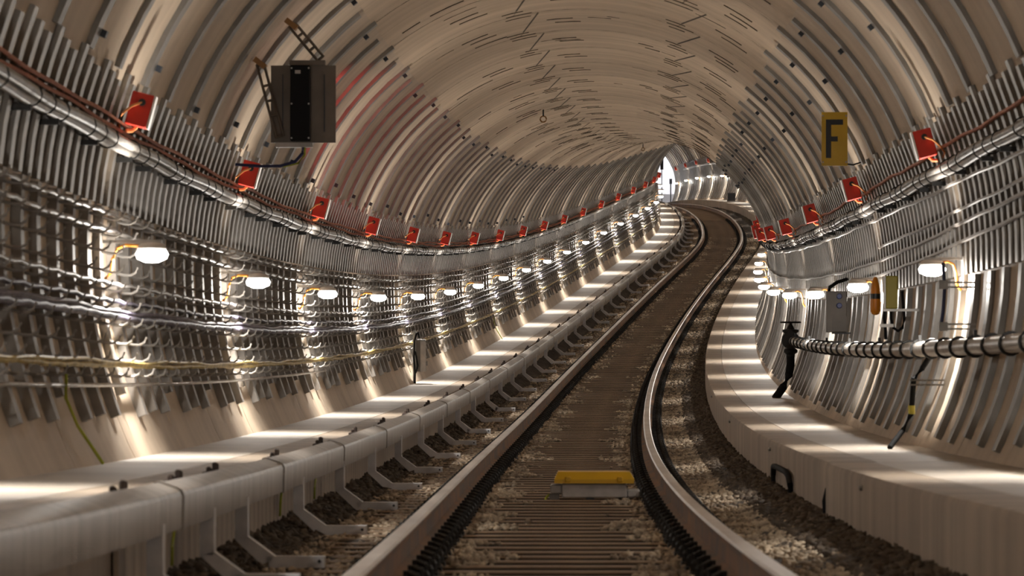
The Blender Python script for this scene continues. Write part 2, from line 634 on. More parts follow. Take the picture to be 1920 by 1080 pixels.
def bed_height(a):
    sgn = np.sign(a)
    a = np.abs(a)
    rt = np.interp(a, [0, .3, .5, .62, .78, .95, 1.15, 1.35, 1.75], [-2.06, -2.05, -2.0, -1.985, -1.975, -1.945, -1.935, -1.90, -1.86])
    lf = np.interp(a, [0, .3, .5, .62, .78, .95, 1.45, 1.55, 1.75], [-2.06, -2.05, -2.0, -1.985, -1.985, -1.965, -1.965, -1.92, -1.86])
    return np.where(sgn > 0, rt, lf)


P3 = np.stack([pts(st, a, bed_height(a)) for a in aa], 1)
P3[..., 2] += rng.normal(0, .010, P3.shape[:2]) + .012 * np.sin(P3[..., 1] * 5.1 + P3[..., 0] * 7) * np.sin(P3[..., 1] * 2.3)
fs = [(i * nA + j, i * nA + j + 1, (i + 1) * nA + j + 1, (i + 1) * nA + j) for i in range(len(st) - 1) for j in range(nA - 1)]
floor = tag(build(MB().add(P3.reshape(-1, 3), fs), 'floor', 'ballast_bed', smooth=80),
            'dark ballasted track bed between the two walkways', 'track bed', kind='structure')

SL_TOP = -1.945
# loose ballast stones
OCT = np.array([(1, 0, 0), (-1, 0, 0), (0, 1, 0), (0, -1, 0), (0, 0, 1), (0, 0, -1)], float)
OF = np.array([(0, 2, 4), (2, 1, 4), (1, 3, 4), (3, 0, 4), (2, 0, 5), (1, 2, 5), (3, 1, 5), (0, 3, 5)])


def patchy(s, a, k=0.):
    return (np.sin(s * 9.7 + 4.1 * a + k) + np.sin(s * 23.3 - 6.7 * a + 1.3 + k) + np.sin(s * 41. + 11 * a) * .7 + rng.normal(0, .45, len(s)))


def stones(name, s, a, size, matname, label, lift=.3):
    n = len(s)
    top = np.where((np.abs(a) > .2) & (np.abs(a) < .6), np.maximum(bed_height(a), SL_TOP - .004), bed_height(a))
    base = pts(s, a, top + size * lift)
    R = rng.normal(size=(n, 3, 3))
    Q = np.linalg.qr(R)[0]
    v = OCT[None] * rng.uniform(.6, 1.25, (n, 6, 1))
    v = np.einsum('nij,nkj->nki', Q, v) * size[:, None, None]
    v[..., 2] *= .75
    v = v + base[:, None, :]
    f = (OF[None] + 6 * np.arange(n)[:, None, None]).reshape(-1, 3)
    me = bpy.data.meshes.new(name)
    me.vertices.add(n * 6)
    me.vertices.foreach_set('co', v.reshape(-1))
    me.loops.add(len(f) * 3)
    me.loops.foreach_set('vertex_index', f.reshape(-1).astype(np.int32))
    me.polygons.add(len(f))
    me.polygons.foreach_set('loop_start', np.arange(0, len(f) * 3, 3, dtype=np.int32))
    me.update(calc_edges=True)
    me.materials.append(M[matname])
    return tag(link(name, me), label, 'ballast', kind='stuff')


def zone(n, s0, s1, amin, amax, k=1.0):
    s = s0 + (s1 - s0) * rng.random(n) ** k
    a = rng.uniform(amin, amax, n)
    return s, a


parts_s, parts_a = [], []
for n, s0, s1, a0, a1 in ((9000, -.6, 6, .88, 1.32), (5200, -.6, 6, -1.42, -.97), (7000, -.6, 6, .2, .60), (7000, -.6, 6, -.60, -.2),
                          (1000, -.6, 6, -.28, .28), (5500, 6, 18, .85, 1.4), (3500, 6, 18, -1.4, -.97), (2600, 6, 18, .22, .58), (2600, 6, 18, -.58, -.22)):
    s, a = zone(n, s0, s1, a0, a1)
    parts_s.append(s)
    parts_a.append(a)
s, a = np.concatenate(parts_s), np.concatenate(parts_a)
keep = (np.abs(a) > .6) | (patchy(s, a, np.sign(a) * 2) + (np.abs(a) - .42) * 9 > .5)
s, a = s[keep], a[keep]
stones('pale_ballast', s, a, np.where(s > 6, rng.uniform(.02, .04, len(s)), rng.uniform(.012, .034, len(s))), 'stone_pale',
       'pale dusty crushed stone ballast beside and between the rails')
parts_s, parts_a = [], []
for n, s0, s1, a0, a1 in ((7000, -.6, 6, 1.25, 1.6), (4500, -.6, 6, -1.66, -1.4), (4000, 6, 16, 1.25, 1.6)):
    s, a = zone(n, s0, s1, a0, a1)
    parts_s.append(s)
    parts_a.append(a)
s, a = np.concatenate(parts_s), np.concatenate(parts_a)
stones('dark_ballast', s, a, rng.uniform(.02, .05, len(s)), 'stone_dark', 'dark brown crushed stone ballast heaped along the walkway faces')
parts_s, parts_a = [], []
for n, s0, s1, a0, a1 in ((4000, -.6, 6, .58, .93), (4500, -.6, 6, -.98, -.58), (3000, 6, 16, .6, .9), (3000, 6, 16, -.92, -.6)):
    s, a = zone(n, s0, s1, a0, a1)
    parts_s.append(s)
    parts_a.append(a)
s, a = np.concatenate(parts_s), np.concatenate(parts_a)
stones('greasy_shaded_ballast', s, a, rng.uniform(.018, .04, len(s)), 'stone_black', 'greasy black crushed stone ballast, shade painted in, close to the running rails')

# ------------------------------------------------------------------ sleepers with baseplates
_sm = MB().box(-1.25, 1.25, -.115, .115, -.16, 0, bev=.006)
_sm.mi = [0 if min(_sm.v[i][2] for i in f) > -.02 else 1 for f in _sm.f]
sl_me = _sm.mesh('timber', ['sleeper', 'sleeper_side_shade'])
bpl = MB()
bpl.box(-.19, .19, -.09, .09, 0, .022)
for q in (-1, 1):
    bpl.box(q * .095 - .022, q * .095 + .022, -.03, .03, .022, .075)
    bpl.tube([(q * .155, -.05, .03), (q * .15, -.04, .075), (q * .12, 0, .085), (q * .15, .04, .075), (q * .155, .05, .03)], .014, 5)
    bpl.lathe([(.022, .02), (.022, .06), (.012, .075)], 6, at=(q * .165, 0, 0))
bpl_me = bpl.mesh('baseplate', 'black_iron')
PITCH = 1 / 14.0
nsl = 0
rest = MB()
sl_proto = None
sb = MB().box(-1.25, 1.25, -.125, .125, -.16, 0)
i = -12
while True:
    s = i * PITCH
    i += 1
    if s > 25:
        break
    m = mat_at(s, 0, SL_TOP)
    if nsl < 300:
        e = tag(link('sleeper', None, None, m), 'brown timber sleeper lying crosswise under the two running rails', 'sleeper', 'timber sleepers of the track')
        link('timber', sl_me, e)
        for q in (-1, 1):
            b = link('baseplate', bpl_me, e)
            b.location = (q * .752, 0, 0)
        nsl += 1
    else:
        rest.add([m @ Vector(v) for v in sb.v], sb.f)
tag(build(rest, 'far_sleepers', 'sleeper'), 'distant timber sleepers where the track bends away to the left', 'sleeper', kind='stuff')

# ------------------------------------------------------------------ running rails
def rail_profile(c, sg):
    z = BR
    h = [(-.062, -.168), (.062, -.168), (.062, -.158), (.012, -.140), (.010, -.048), (.038, -.036), (.040, -.010), (.030, 0.0),
         (-.030, 0.0), (-.040, -.010), (-.038, -.036), (-.010, -.048), (-.012, -.140), (-.062, -.158)]
    return [(c + x, z + y) for x, y in reversed(h)]


rail_mi = [0] * 14
# reversed profile: find edges on the head
for k in range(14):
    p, q = rail_profile(0, 1)[k], rail_profile(0, 1)[(k + 1) % 14]
    if min(p[1], q[1]) - BR > -.0101:
        rail_mi[k] = 1
for c, lab in ((-.752, 'worn steel running rail next to the white third rail brackets'), (.752, 'worn steel running rail nearer the right walkway')):
    tag(build(MB().sweep(-2.5, S_END - .2, rail_profile(c, 1), .05, rail_mi), 'running_rail', ['rail_side', 'rail_top'], smooth=40), lab, 'rail')

# ------------------------------------------------------------------ third rail: covers, conductor, brackets
cov_prof = [(-1.50, -1.655), (-1.497, -1.528), (-1.505, -1.510), (-1.525, -1.498), (-1.59, -1.475), (-1.605, -1.48), (-1.612, -1.50), (-1.612, -1.655)]
cov_prof = cov_prof[::-1]
cvr = tag(link('third_rail', None), 'grey covered third rail running along the left walkway edge', 'third rail')
for k in range(-3, 34):
    s0 = .0 + k * .745
    if s0 > 24.5:
        break
    c = build(MB().sweep(s0 + .002, s0 + .742, cov_prof, .06), 'cover', 'cover', cvr, smooth=35)
    j = MB()
    cp = [(a + (.006 if a > -1.55 else -.006), b + (.006 if b > -1.6 else -.004)) for a, b in cov_prof]
    build(j.sweep(s0 + .736, s0 + .748, cp, .05), 'joint_sleeve', 'cover', c, smooth=35)
build(MB().sweep(-2.4, 24.5, [(-1.59, -1.66), (-1.52, -1.66), (-1.52, -1.60), (-1.59, -1.60)][::-1], .1), 'conductor_rail', 'dark_metal', cvr)


def bracket():
    e = tag(link('rail_bracket', None), 'x', 'bracket', 'cranked brackets carrying the third rail')
    # local origin at the foot, centreline of the sleeper end; x right
    w = .055
    up = MB().box(-.455, -.395, -.05, .05, .13, .33)
    build(up, 'upright', 'bracket', e)
    kn = MB()
    kn.add([(-.455, y, .13) for y in (-.05, .05)] + [(-.395, y, .145) for y in (-.05, .05)] + [(-.31, y, -.005) for y in (-.05, .05)] + [(-.265, y, .05) for y in (-.05, .05)],
           [(0, 2, 3, 1), (4, 5, 7, 6), (0, 1, 5, 4), (2, 6, 7, 3), (0, 4, 6, 2), (1, 3, 7, 5)])
    build(kn, 'knee', 'bracket', e)
    ft = MB().box(-.31, -.03, -.05, .05, -.005, .05)
    f = build(ft, 'foot', 'bracket', e)
    bl = link('bolt', MB().lathe([(.009, 0), (.009, .006), (.005, .009)], 6, axis='y', at=(0, 0, 0)).mesh('bolt', 'strap'), f)
    bl.location = (-.055, -.058, .027)
    cl_ = MB().box(-.60, -.44, -.06, .06, .34, .40, bev=.01)
    cl_.box(-.60, -.535, -.22, .10, .425, .452, bev=.006)
    for y, h in ((-.16, .47), (-.09, .462), (.18, .485), (.26, .48)):
        cl_.lathe([(.013, .43), (.013, h), (.007, h + .006)], 6, at=(-.57, y, 0))
    cl_.box(-.60, -.545, .14, .30, .425, .436)
    build(cl_, 'clamp', 'clamp_brown', e)
    return e


proto = bracket()
nb = 0
stns = [-.11, .18] + [.42 + .53 * k for k in range(45)]
for k, s in enumerate(q for q in stns if q < 23):
    o = proto if k == 0 else copy_tree(proto)
    o.matrix_basis = mat_at(s, -1.10, -1.945)
    w = ORD[k + 1]
    o['label'] = 'grey cranked steel bracket under the third rail, %s from the front' % w

# dangling green-yellow wires on the left walkway face
for s, lab in ((.12, 'nearest'), (.95, 'middle'), (1.35, 'farthest')):
    mb = MB().tube([pt(s, -1.63, -1.58), pt(s + .004, -1.625, -1.68), pt(s - .006, -1.628, -1.76), pt(s, -1.635, -1.84)], .007, 5)
    tag(build(mb, 'earth_wire', 'cable_green', smooth=60), 'green-yellow wire hanging under the third rail cover, %s of three' % lab, 'wire', 'hanging earth wires under the cover')


# ------------------------------------------------------------------ lamps
def lamp(sg):
    """sg = -1: left wall (arm reaches right); local origin at the lens, x right"""
    e = tag(link('wall_lamp', None), 'x', 'lamp')
    w = (.34 if sg < 0 else .245) * sg
    x0, x1 = sorted((w, -.06 * sg))
    build(MB().box(x0, x1, -.022, .022, .062, .082), 'arm', 'galv_light', e)
    x0, x1 = sorted((w, w - .035 * sg))
    build(MB().box(x0, x1, -.05, .05, -.15, .09, bev=.006), 'wall_plate', 'galv_light', e)
    n = 10
    h = MB()
    prof = [(.080, .0), (.088, .012), (.082, .03), (.06, .042), (.03, .046)]
    h.lathe(prof, 14, sy=1.25, at=(0, 0, .02))
    build(h, 'housing', 'lamp_grey', e, smooth=50)
    l = MB().lathe([(.04, -.05), (.088, -.03), (.098, -.002), (.08, .028)], 12, sy=1.25)
    build(l, 'lens', 'lens', e, smooth=80)
    ld = bpy.data.lights.new('lamp_beam', 'SPOT')
    ld.color = (1.0, .95, .88)
    ld.energy = BEAM_POWER
    ld.spot_size = math.radians(118)
    ld.spot_blend = .4
    ld.shadow_soft_size = .05
    link('lamp_beam', ld, e).location = (0, 0, -.06)
    lg = bpy.data.lights.new('lamp_glow', 'POINT')
    lg.color = (1.0, .95, .88)
    lg.energy = GLOW_POWER
    lg.shadow_soft_size = .035
    link('lamp_glow', lg, e).location = (0, 0, -.088)
    lu = bpy.data.lights.new('crown_fill', 'SPOT')  # added upward fill spot, not a source of the real lamp
    lu.color = (1.0, .93, .84)
    lu.energy = CROWN_FILL_POWER
    lu.spot_size = math.radians(138)
    lu.spot_blend = .7
    lu.shadow_soft_size = .06
    ul = link('crown_fill', lu, e)
    ul.location = (-.02 * sg, 0, .095)
    ul.rotation_euler = (0, math.pi - sg * math.radians(16), 0)
    q = w / .34 / sg if sg > 0 else 1
    path = [(x * sg * (q if x > .1 else 1), y, z) for x, y, z in ((.07, -.03, .045), (.15, -.05, .05), (.2, -.055, .03), (.225, -.055, -.03), (.235, -.05, -.11),
            (.27, -.04, -.15), (.315, -.03, -.13), (.325, -.03, -.02))]
    build(MB().tube(path, .011, 6), 'cable', 'cable_orange', e, smooth=60)
    return e


SRR = .5893
lampL, lampR = lamp(-1), lamp(1)
k = 0
for i in range(-2, 27):
    o = lampL if k == 0 else copy_tree(lampL)
    k += 1
    o.matrix_basis = mat_at(i + .0, -2.4175, -.31)
    o['label'] = ('bulkhead lamp on the left wall, %s in view from the front' % ORD[i]) if i > 0 else 'bulkhead lamp on the left wall near the camera, %s before the first in view' % ORD[1 - i]
    o['group'] = 'lamps along the left wall'
k = 0
for i in range(-2, 29):
    o = lampR if k == 0 else copy_tree(lampR)
    k += 1
    o.matrix_basis = mat_at(i + SRR, 2.596, -.2816)
    o['label'] = ('bulkhead lamp on the right wall, %s in view from the front' % ORD[i]) if i > 0 else 'bulkhead lamp on the right wall near the camera, %s before the first in view' % ORD[1 - i]
    o['group'] = 'lamps along the right wall'


# ------------------------------------------------------------------ red boxes
def red_box(sg):
    e = tag(link('junction_box', None), 'x', 'box')
    b = MB().box(-.072, .06, -.05, .05, -.10, .10, bev=.006)
    build(b, 'body', 'red', e)
    x0, x1 = (.06, .072) if sg < 0 else (-.084, -.072)
    build(MB().box(x0, x1, -.052, .05, -.10, .10), 'cover_plate', 'white_label', e)
    build(MB().lathe([(.022, -.012), (.022, 0), (.012, .004)], 8, axis='y', at=(.0, -.055, .045)), 'gland', 'strap', e)
    q = -sg
    path = [(0, -.06, .045), (-.05 * q, -.085, .01), (-.09 * q, -.09, -.05), (-.105 * q, -.1, -.10), (-.09 * q, -.06, -.13)]
    build(MB().tube(path, .008, 5), 'cable_tail', 'rust_cable', e, smooth=60)
    build(MB().tube([(.0, 0, -.10), (-.02 * q, .0, -.13), (-.055 * q, -.02, -.14)], .012, 5), 'lower_cable', 'rust_cable', e, smooth=60)
    return e


boxL, boxR = red_box(-1), red_box(1)
for sg, pr, n, aoff, boff, so, word in ((-1, boxL, 18, -2.4807, .5358, 0, 'left'), (1, boxR, 28, 2.5463, .6017, SRR, 'right')):
    for i in range(1, n + 1):
        o = pr if i == 1 else copy_tree(pr)
        o.matrix_basis = mat_at(i + so, aoff, boff) @ Matrix.Rotation(math.radians(-sg * 15), 4, 'Y')
        o['label'] = 'red junction box with white front high on the %s wall, %s from the front' % (word, ORD[i])
        o['group'] = 'red boxes along the %s wall' % word


# ------------------------------------------------------------------ conduits and cables
def run(name, deg, off, r, matname, label, s0=-.6, s1=24., sides=6, sag=0., wob=0., step=.03, cat='cable', ph=0.):
    st = np.arange(s0, s1, step)
    q = []
    for s in st:
        t = (s / (RING / 4)) % 1
        a, b = wall_ab(deg(s) if callable(deg) else deg, off)
        b += -sag * 4 * t * (1 - t) + wob * (math.sin(s * 9.1 + ph) + .6 * math.sin(s * 23.7 + 2 * ph))
        q.append(pt(s, a, b))
    return tag(build(MB().tube(q, r, sides), name, matname, smooth=70), label, cat)


bun = tag(link('conduit', None), 'grey conduit bundle strapped along the left wall below the red boxes', 'conduit')
for k, (dg, of, r) in enumerate(((166.9, .10, .030), (167.9, .085, .026), (167.3, .055, .028))):
    st = np.arange(-.6, 24, .05)
    q = [pt(s, *wall_ab(dg + .12 * math.sin(s * 14 + k), of)) for s in st]
    build(MB().tube(q, r, 8), 'pipe', 'conduit', bun, smooth=70)
strap_me = MB().tube([(.062 * math.cos(t), 0, .058 * math.sin(t)) for t in np.linspace(0, 2 * math.pi, 13)[:-1]], .0045, 4, closed=True).mesh('strap', 'strap')
arm_me = MB().box(-.11, .01, -.03, .03, -.075, -.045).mesh('support_arm', 'strap')
s = -.1
k = 0
while s < 12:
    a, b = wall_ab(167.4, .082)
    link('strap', strap_me, bun, mat_at(s, a, b))
    if k % 2 == 0:
        link('support_arm', arm_me, bun, mat_at(s, a, b))
    k += 1
    s += .07 if k % 3 else .15
bun2 = tag(link('conduit', None), 'grey conduit bundle strapped along the right wall below the red boxes', 'conduit')
for k, (dg, of, r) in enumerate(((14.9, .10, .028), (13.9, .09, .026), (14.3, .055, .028))):
    st = np.arange(-.6, 28, .05)
    q = [pt(s, *wall_ab(dg + .15 * math.sin(s * 11 + k), of)) for s in st]
    build(MB().tube(q, r, 8), 'pipe', 'conduit', bun2, smooth=70)
arm2_me = MB().box(-.01, .11, -.03, .03, -.075, -.045).mesh('support_arm', 'strap')
s = -.05
k = 0
while s < 10:
    a, b = wall_ab(14.4, .082)
    link('strap', strap_me, bun2, mat_at(s, a, b))
    if k % 2 == 0:
        link('support_arm', arm2_me, bun2, mat_at(s, a, b))
    k += 1
    s += .07 if k % 3 else .15

run('alarm_cable', 164.8, .06, .012, 'copper', 'copper coloured cable running just under the red boxes on the left wall', wob=.006, sides=5, s1=20)
run('alarm_cable', 165.6, .05, .012, 'copper', 'second copper coloured cable, lower of the pair on the left wall', wob=.008, sides=5, s1=20, ph=1.7)
run('alarm_cable', 17.6, .05, .013, 'copper', 'copper coloured cable running just under the red boxes on the right wall', wob=.008, sides=5, s1=22)
run('cable', 12.0, .05, .013, 'cable_grey', 'thin grey cable just below the conduit on the right wall', wob=.005, sides=5, s1=24, ph=.5)
run('cable', lambda s: 6.0 + 2.2 * math.tanh((1.6 - s) * .9) - (2.0 if 3.4 < s < 5 else 0) * 0, .05, .014, 'cable_grey',
    'grey cable dipping towards the lamps on the right wall, upper of two', wob=.004, sides=5, s1=24)
run('cable', lambda s: 3.6 + 2.4 * math.tanh((1.5 - s) * .9), .05, .014, 'cable_grey',
    'grey cable dipping towards the lamps on the right wall, lower of two', wob=.004, sides=5, s1=2.9)
run('cable', lambda s: 8.2 + 1.6 * math.tanh((1.5 - s) * .9), .04, .012, 'cable_grey',
    'slim grey cable above the lamps at the near end of the right wall', wob=.005, sides=5, s1=2.6)
for b, of, r, mt, lab, sg, wb in ((-.072, .10, .013, 'cable_grey', 'topmost grey cable on the left wall hooks', .012, .008),
                                  (-.175, .11, .016, 'cable_grey', 'grey cable on the second hook row above the left lamps', .012, .01),
                                  (-.495, .12, .014, 'cable_grey', 'grey cable on the hooks above the violet cables', .012, .006),
                                  (-.60, .12, .014, 'cable_purple', 'slim violet-grey cable on the left wall hooks', .012, .010),
                                  (-.695, .12, .025, 'cable_purple', 'thick violet-grey cable bundle along the left wall hooks', .010, .008),
                                  (-.995, .12, .017, 'cable_yellow', 'yellow cable on the lowest hook row of the left wall', .010, .008)):
    dg = 180 + math.degrees(math.asin((CY - b) / RAD))
    run('cable', dg, of, r, mt, lab, sag=sg, wob=wb * .45, sides=6, s1=22, ph=b * 7)
# spiral-laid companions that make the thick cables look bundled
for b, of, r, mt, lab in ((-.672, .135, .013, 'cable_purple', 'violet-grey cable twisted over the thick bundle on the left wall'),
                          (-.985, .135, .010, 'cable_yellow', 'yellow cable twisted over the lowest cable on the left wall')):
    dg = 180 + math.degrees(math.asin((CY - b) / RAD))
    run('cable', dg, of, r, mt, lab, wob=.007, sides=5, s1=12, ph=2.)

run('earth_strip', 197.6, .075, .011, 'galv_light', 'light grey steel strip just under the yellow cable on the left wall', s0=-.6, s1=3.2, sides=4, cat='strip')
# green earth wires on the lower left wall
for s, lab in ((.6, 'beside the nearest pools of light'), (7.85, 'hanging far along near the wall foot')):
    q = [pt(s, *wall_ab(196.5, .10)), pt(s, *wall_ab(199, .06)), pt(s + .03, *wall_ab(202, .04)), pt(s + .05, *wall_ab(205, .05)), pt(s + .06, -2.40, -1.49)]
    tag(build(MB().tube(q, .009, 6), 'earth_wire', 'cable_green', smooth=60), 'green-yellow wire on the left wall, ' + lab, 'wire', 'earth wires on the left wall')

# ------------------------------------------------------------------ fire main with valve on the right wall
pipe = tag(link('fire_main', None), 'grey fire main pipe with dark clamps along the right wall', 'pipe')
S_V = 4.25
a_p, b_p = 2.545, -.845
st = np.arange(-.6, S_V, .04)
build(MB().tube([pt(s, a_p, b_p) for s in st], .055, 12), 'pipe', 'pipe', pipe, smooth=60)
clamp_me = MB().tube([(.064 * math.cos(t), 0, .064 * math.sin(t)) for t in np.linspace(0, 2 * math.pi, 15)[:-1]], .010, 5, closed=True).mesh('clamp', 'strap')
stub = MB().box(0, .2, -.03, .03, -.02, .02).box(-.01, .01, -.03, .03, .05, .10)
stub_me = stub.mesh('support', 'strap')
for i in range(34):
    s = .02 + i * .125
    if s > S_V - .05:
        break
    link('clamp', clamp_me, pipe, mat_at(s, a_p, b_p))
    if i % 4 == 1:
        link('support', stub_me, pipe, mat_at(s, a_p, b_p))
v = link('valve', None, pipe, mat_at(S_V, a_p - .03, b_p + .01))
build(MB().lathe([(.07, -.12), (.11, -.115), (.11, -.06), (.085, -.05), (.10, .0), (.085, .05), (.11, .06), (.11, .1), (.03, .11)], 14, axis='y'), 'body', 'black_iron', v, smooth=40)
build(MB().lathe([(.075, .06), (.075, .09), (.10, .10), (.10, .13), (.05, .14), (.03, .18), (.02, .19), (.014, .225)], 12), 'bonnet', 'black_iron', v, smooth=40)
wh = MB().tube([(.12 * math.cos(t), .12 * math.sin(t), .22) for t in np.linspace(0, 2 * math.pi, 17)[:-1]], .011, 5, closed=True)
wh.box(-.12, .12, -.008, .008, .213, .227).box(-.008, .008, -.12, .12, .213, .227)
build(wh, 'handwheel', 'black_iron', v, smooth=50)
build(MB().lathe([(.06, -.10), (.085, -.12), (.085, -.15), (.055, -.17), (.055, -.2)], 12), 'outlet', 'black_iron', v, smooth=40)
q = [pt(S_V, a_p - .03, b_p - .16), pt(S_V, a_p - .03, b_p - .28), pt(S_V, a_p - .05, b_p - .42), pt(S_V - .01, a_p - .12, b_p - .56), pt(S_V - .02, a_p - .22, b_p - .70)]
tag(build(MB().tube(q, .052, 10), 'fire_hose', 'cable_black', smooth=60), 'black hose curving from the pipe valve down to the right walkway', 'hose')

# ------------------------------------------------------------------ grey socket cabinet, orange capsule and yellow box, right wall
cab = tag(link('socket_cabinet', None, None, mat_at(2.95, 2.56, -.49)), 'grey cabinet with two blue sockets on the right wall between lamps', 'cabinet')
build(MB().box(-.10, .10, -.06, .06, -.20, .20, bev=.008), 'body', 'grey_box', cab)
build(MB().box(-.04, .098, -.068, -.06, -.19, -.04), 'door', 'grey_box', cab)
for z in (.06, .15):
    build(MB().lathe([(.028, 0), (.028, -.02), (.022, -.03)][::-1], 10, axis='y', at=(.025, -.062, z)), 'socket', 'blue', cab, smooth=50)
build(MB().box(-.04, .14, -.03, .06, -.215, -.20), 'ledge', 'dark_metal', cab)
q = [pt(2.95, 2.48, -.33), pt(2.96, 2.50, -.25), pt(2.97, 2.58, -.20), pt(2.99, 2.68, -.17)]
tag(build(MB().tube(q, .018, 6), 'cable', 'cable_black', smooth=60), 'short black cable from the socket cabinet up to the wall cables', 'cable')

ocap = tag(link('signal_capsule', None, None, mat_at(2.05, 2.46, -.42)), 'orange capsule with black band hanging beside the yellow box', 'capsule')
build(MB().lathe([(.012, .155), (.022, .13), (.032, .09), (.037, .05), (.038, .02)][::-1], 12), 'upper_shell', 'orange', ocap, smooth=50)
build(MB().lathe([(.040, -.02), (.040, .022)], 12), 'band', 'sign_black', ocap, smooth=50)
build(MB().lathe([(.012, -.148), (.03, -.138), (.040, -.115), (.042, -.07), (.040, -.02)], 12), 'lower_shell', 'orange', ocap, smooth=50)
ybx = tag(link('control_box', None, None, mat_at(2.03, 2.572, -.40)), 'olive yellow upright box on a bracket beside the orange capsule', 'box')
build(MB().box(-.045, .05, -.05, .05, -.12, .14, bev=.008), 'body', 'olive', ybx)
build(MB().box(-.058, -.045, -.05, .05, -.115, .135), 'side_cover', 'galv_light', ybx)
build(MB().box(-.06, .22, -.015, .015, -.14, -.12), 'bracket_arm', 'galv_light', ybx)
q = [(0, 0, -.13), (.0, 0, -.2), (.02, 0, -.27), (.055, 0, -.295), (.09, 0, -.27), (.105, 0, -.2), (.1, 0, -.13), (.09, .02, .02)]
build(MB().tube(q, .013, 6), 'cable_loop', 'cable_black', ybx, smooth=60)
build(MB().tube([(-.05, 0, -.13), (-.055, 0, -.19), (-.045, 0, -.25), (-.04, .02, -.36)], .014, 6), 'cable', 'cable_black', ybx, smooth=60)
build(MB().box(-.09, .02, -.02, .02, -.265, -.24), 'clip', 'galv_light', ybx)
# blue cable held by clamps further right, black cable drooping to the walkway
hold = tag(link('clamped_cable', None), 'blue cable held off the right wall by two steel clamps', 'cable')
s = 1.42
build(MB().tube([pt(s, 2.55, -.27), pt(s, 2.56, -.45), pt(s, 2.55, -.6), pt(s, 2.53, -.73)], .013, 6), 'line', 'cable_blue', hold, smooth=60)
for b in (-.42, -.70):
    m = mat_at(s, 2.55, b)
    build(MB().box(-.02, .22, -.02, .02, .01, .022).box(-.02, .22, -.02, .02, -.022, -.01).box(-.03, .03, -.025, .025, -.03, .03), 'clamp', 'galv', hold, m)
hold2 = tag(link('clamped_cable', None), 'black cable drooping below the fire main to the right walkway', 'cable')
s = 1.55
build(MB().tube([pt(s, 2.55, -.90), pt(s, 2.50, -.98), pt(s, 2.44, -1.05), pt(s, 2.43, -1.2), pt(s, 2.42, -1.30), pt(s, 2.36, -1.42), pt(s - .02, 2.26, -1.53)], .02, 7), 'line', 'cable_black', hold2, smooth=60)
m = mat_at(s, 2.44, -1.08)
build(MB().box(-.03, .22, -.02, .02, .01, .022).box(-.03, .22, -.02, .02, -.022, -.01), 'clamp', 'galv', hold2, m)
build(MB().lathe([(.024, -.03), (.024, .03)], 8, at=(0, 0, 0)), 'tape', 'olive', hold2, mat_at(s, 2.425, -1.27))

# ------------------------------------------------------------------ yellow letter sign on the right wall
sign = tag(link('letter_sign', None, None, mat_at(2.40, 2.30, .975)), 'yellow sign with black letter F high on the right wall', 'sign')
build(MB().box(-.112, .112, -.006, .006, -.232, .232), 'plate', 'sign_yellow', sign)
for x0, x1, z0, z1 in ((-.075, .075, .125, .17), (-.075, -.03, -.165, .126), (-.031, .03, -.022, .022)):
    pass
g = MB()
g.box(-.075, .073, -.0085, -.006, .122, .168)
g.box(-.075, -.030, -.0085, -.006, -.165, .122)
g.box(-.030, .028, -.0085, -.006, -.022, .022)
build(g, 'letter', 'sign_black', sign)
bolt = MB().lathe([(.008, -.006), (.008, -.010), (.004, -.012)][::-1], 6, axis='y').mesh('bolt', 'galv_light')
for x in (-.1, .1):
    for z in (-.2, .2):
        c = link('bolt', bolt, sign)
        c.location = (x, 0, z)
build(MB().tube([(.10, .01, -.215), (.16, .03, -.222), (.23, .05, -.20)], .007, 5), 'wire', 'cable_black', sign)

# ------------------------------------------------------------------ signal hung from the left wall, seen from behind
sig = tag(link('tunnel_signal', None, None, mat_at(1.72, -1.905, .945)), 'brown signal box with black back, hung by two arms from the left vault', 'signal')
build(MB().box(-.237, .237, -.015, .015, -.28, .285), 'back_plate', 'signal_brown', sig)
for x in (-.15, .155):
    build(MB().box(x - .004, x + .004, -.022, -.015, -.2, .22), 'seam', 'dark_metal', sig)
bx = build(MB().box(-.09, .055, -.10, -.015, -.27, .28, bev=.006), 'housing', 'signal_black', sig)
for x in (-.08, .045):
    for z in (-.25, 0, .26):
        c = link('screw', MB().lathe([(.007, -.104), (.007, -.1)], 6, axis='y', at=(x, 0, z)).mesh('screw', 'galv_light'), bx)
build(MB().box(-.055, -.015, -.102, -.1, .22, .245), 'name_plate', 'grey_light', bx)
build(MB().box(-.10, .16, -.06, .03, .285, .32), 'top_rail', 'signal_brown', sig)
build(MB().box(-.20, .07, -.05, .03, -.315, -.28), 'bottom_rail', 'grey_light', sig)


def hanger(p, q, name):
    p, q = Vector(p), Vector(q)
    dv = (q - p).normalized()
    n = Vector((-dv.z, 0, dv.x)) * .026
    mb = MB()
    for k in (-1, 1):
        o = n * k
        mb.tube([p + o, q + o], .010, 4)
    for t in (0.02, .3, .5, .7, .98):
        c = p.lerp(q, t)
        mb.tube([c - n, c + n], .010, 4)
    o = build(mb, name, 'signal_brown', sig)
    f = MB().box(-.06, .06, -.05, .05, -.02, .02)
    f2 = build(f, 'base_plate', 'rust', o)
    f2.matrix_basis = Matrix.Translation(p) @ Matrix.Rotation(math.radians(38), 4, 'Y') @ Matrix.Rotation(math.pi / 2, 4, 'Z')
    return o


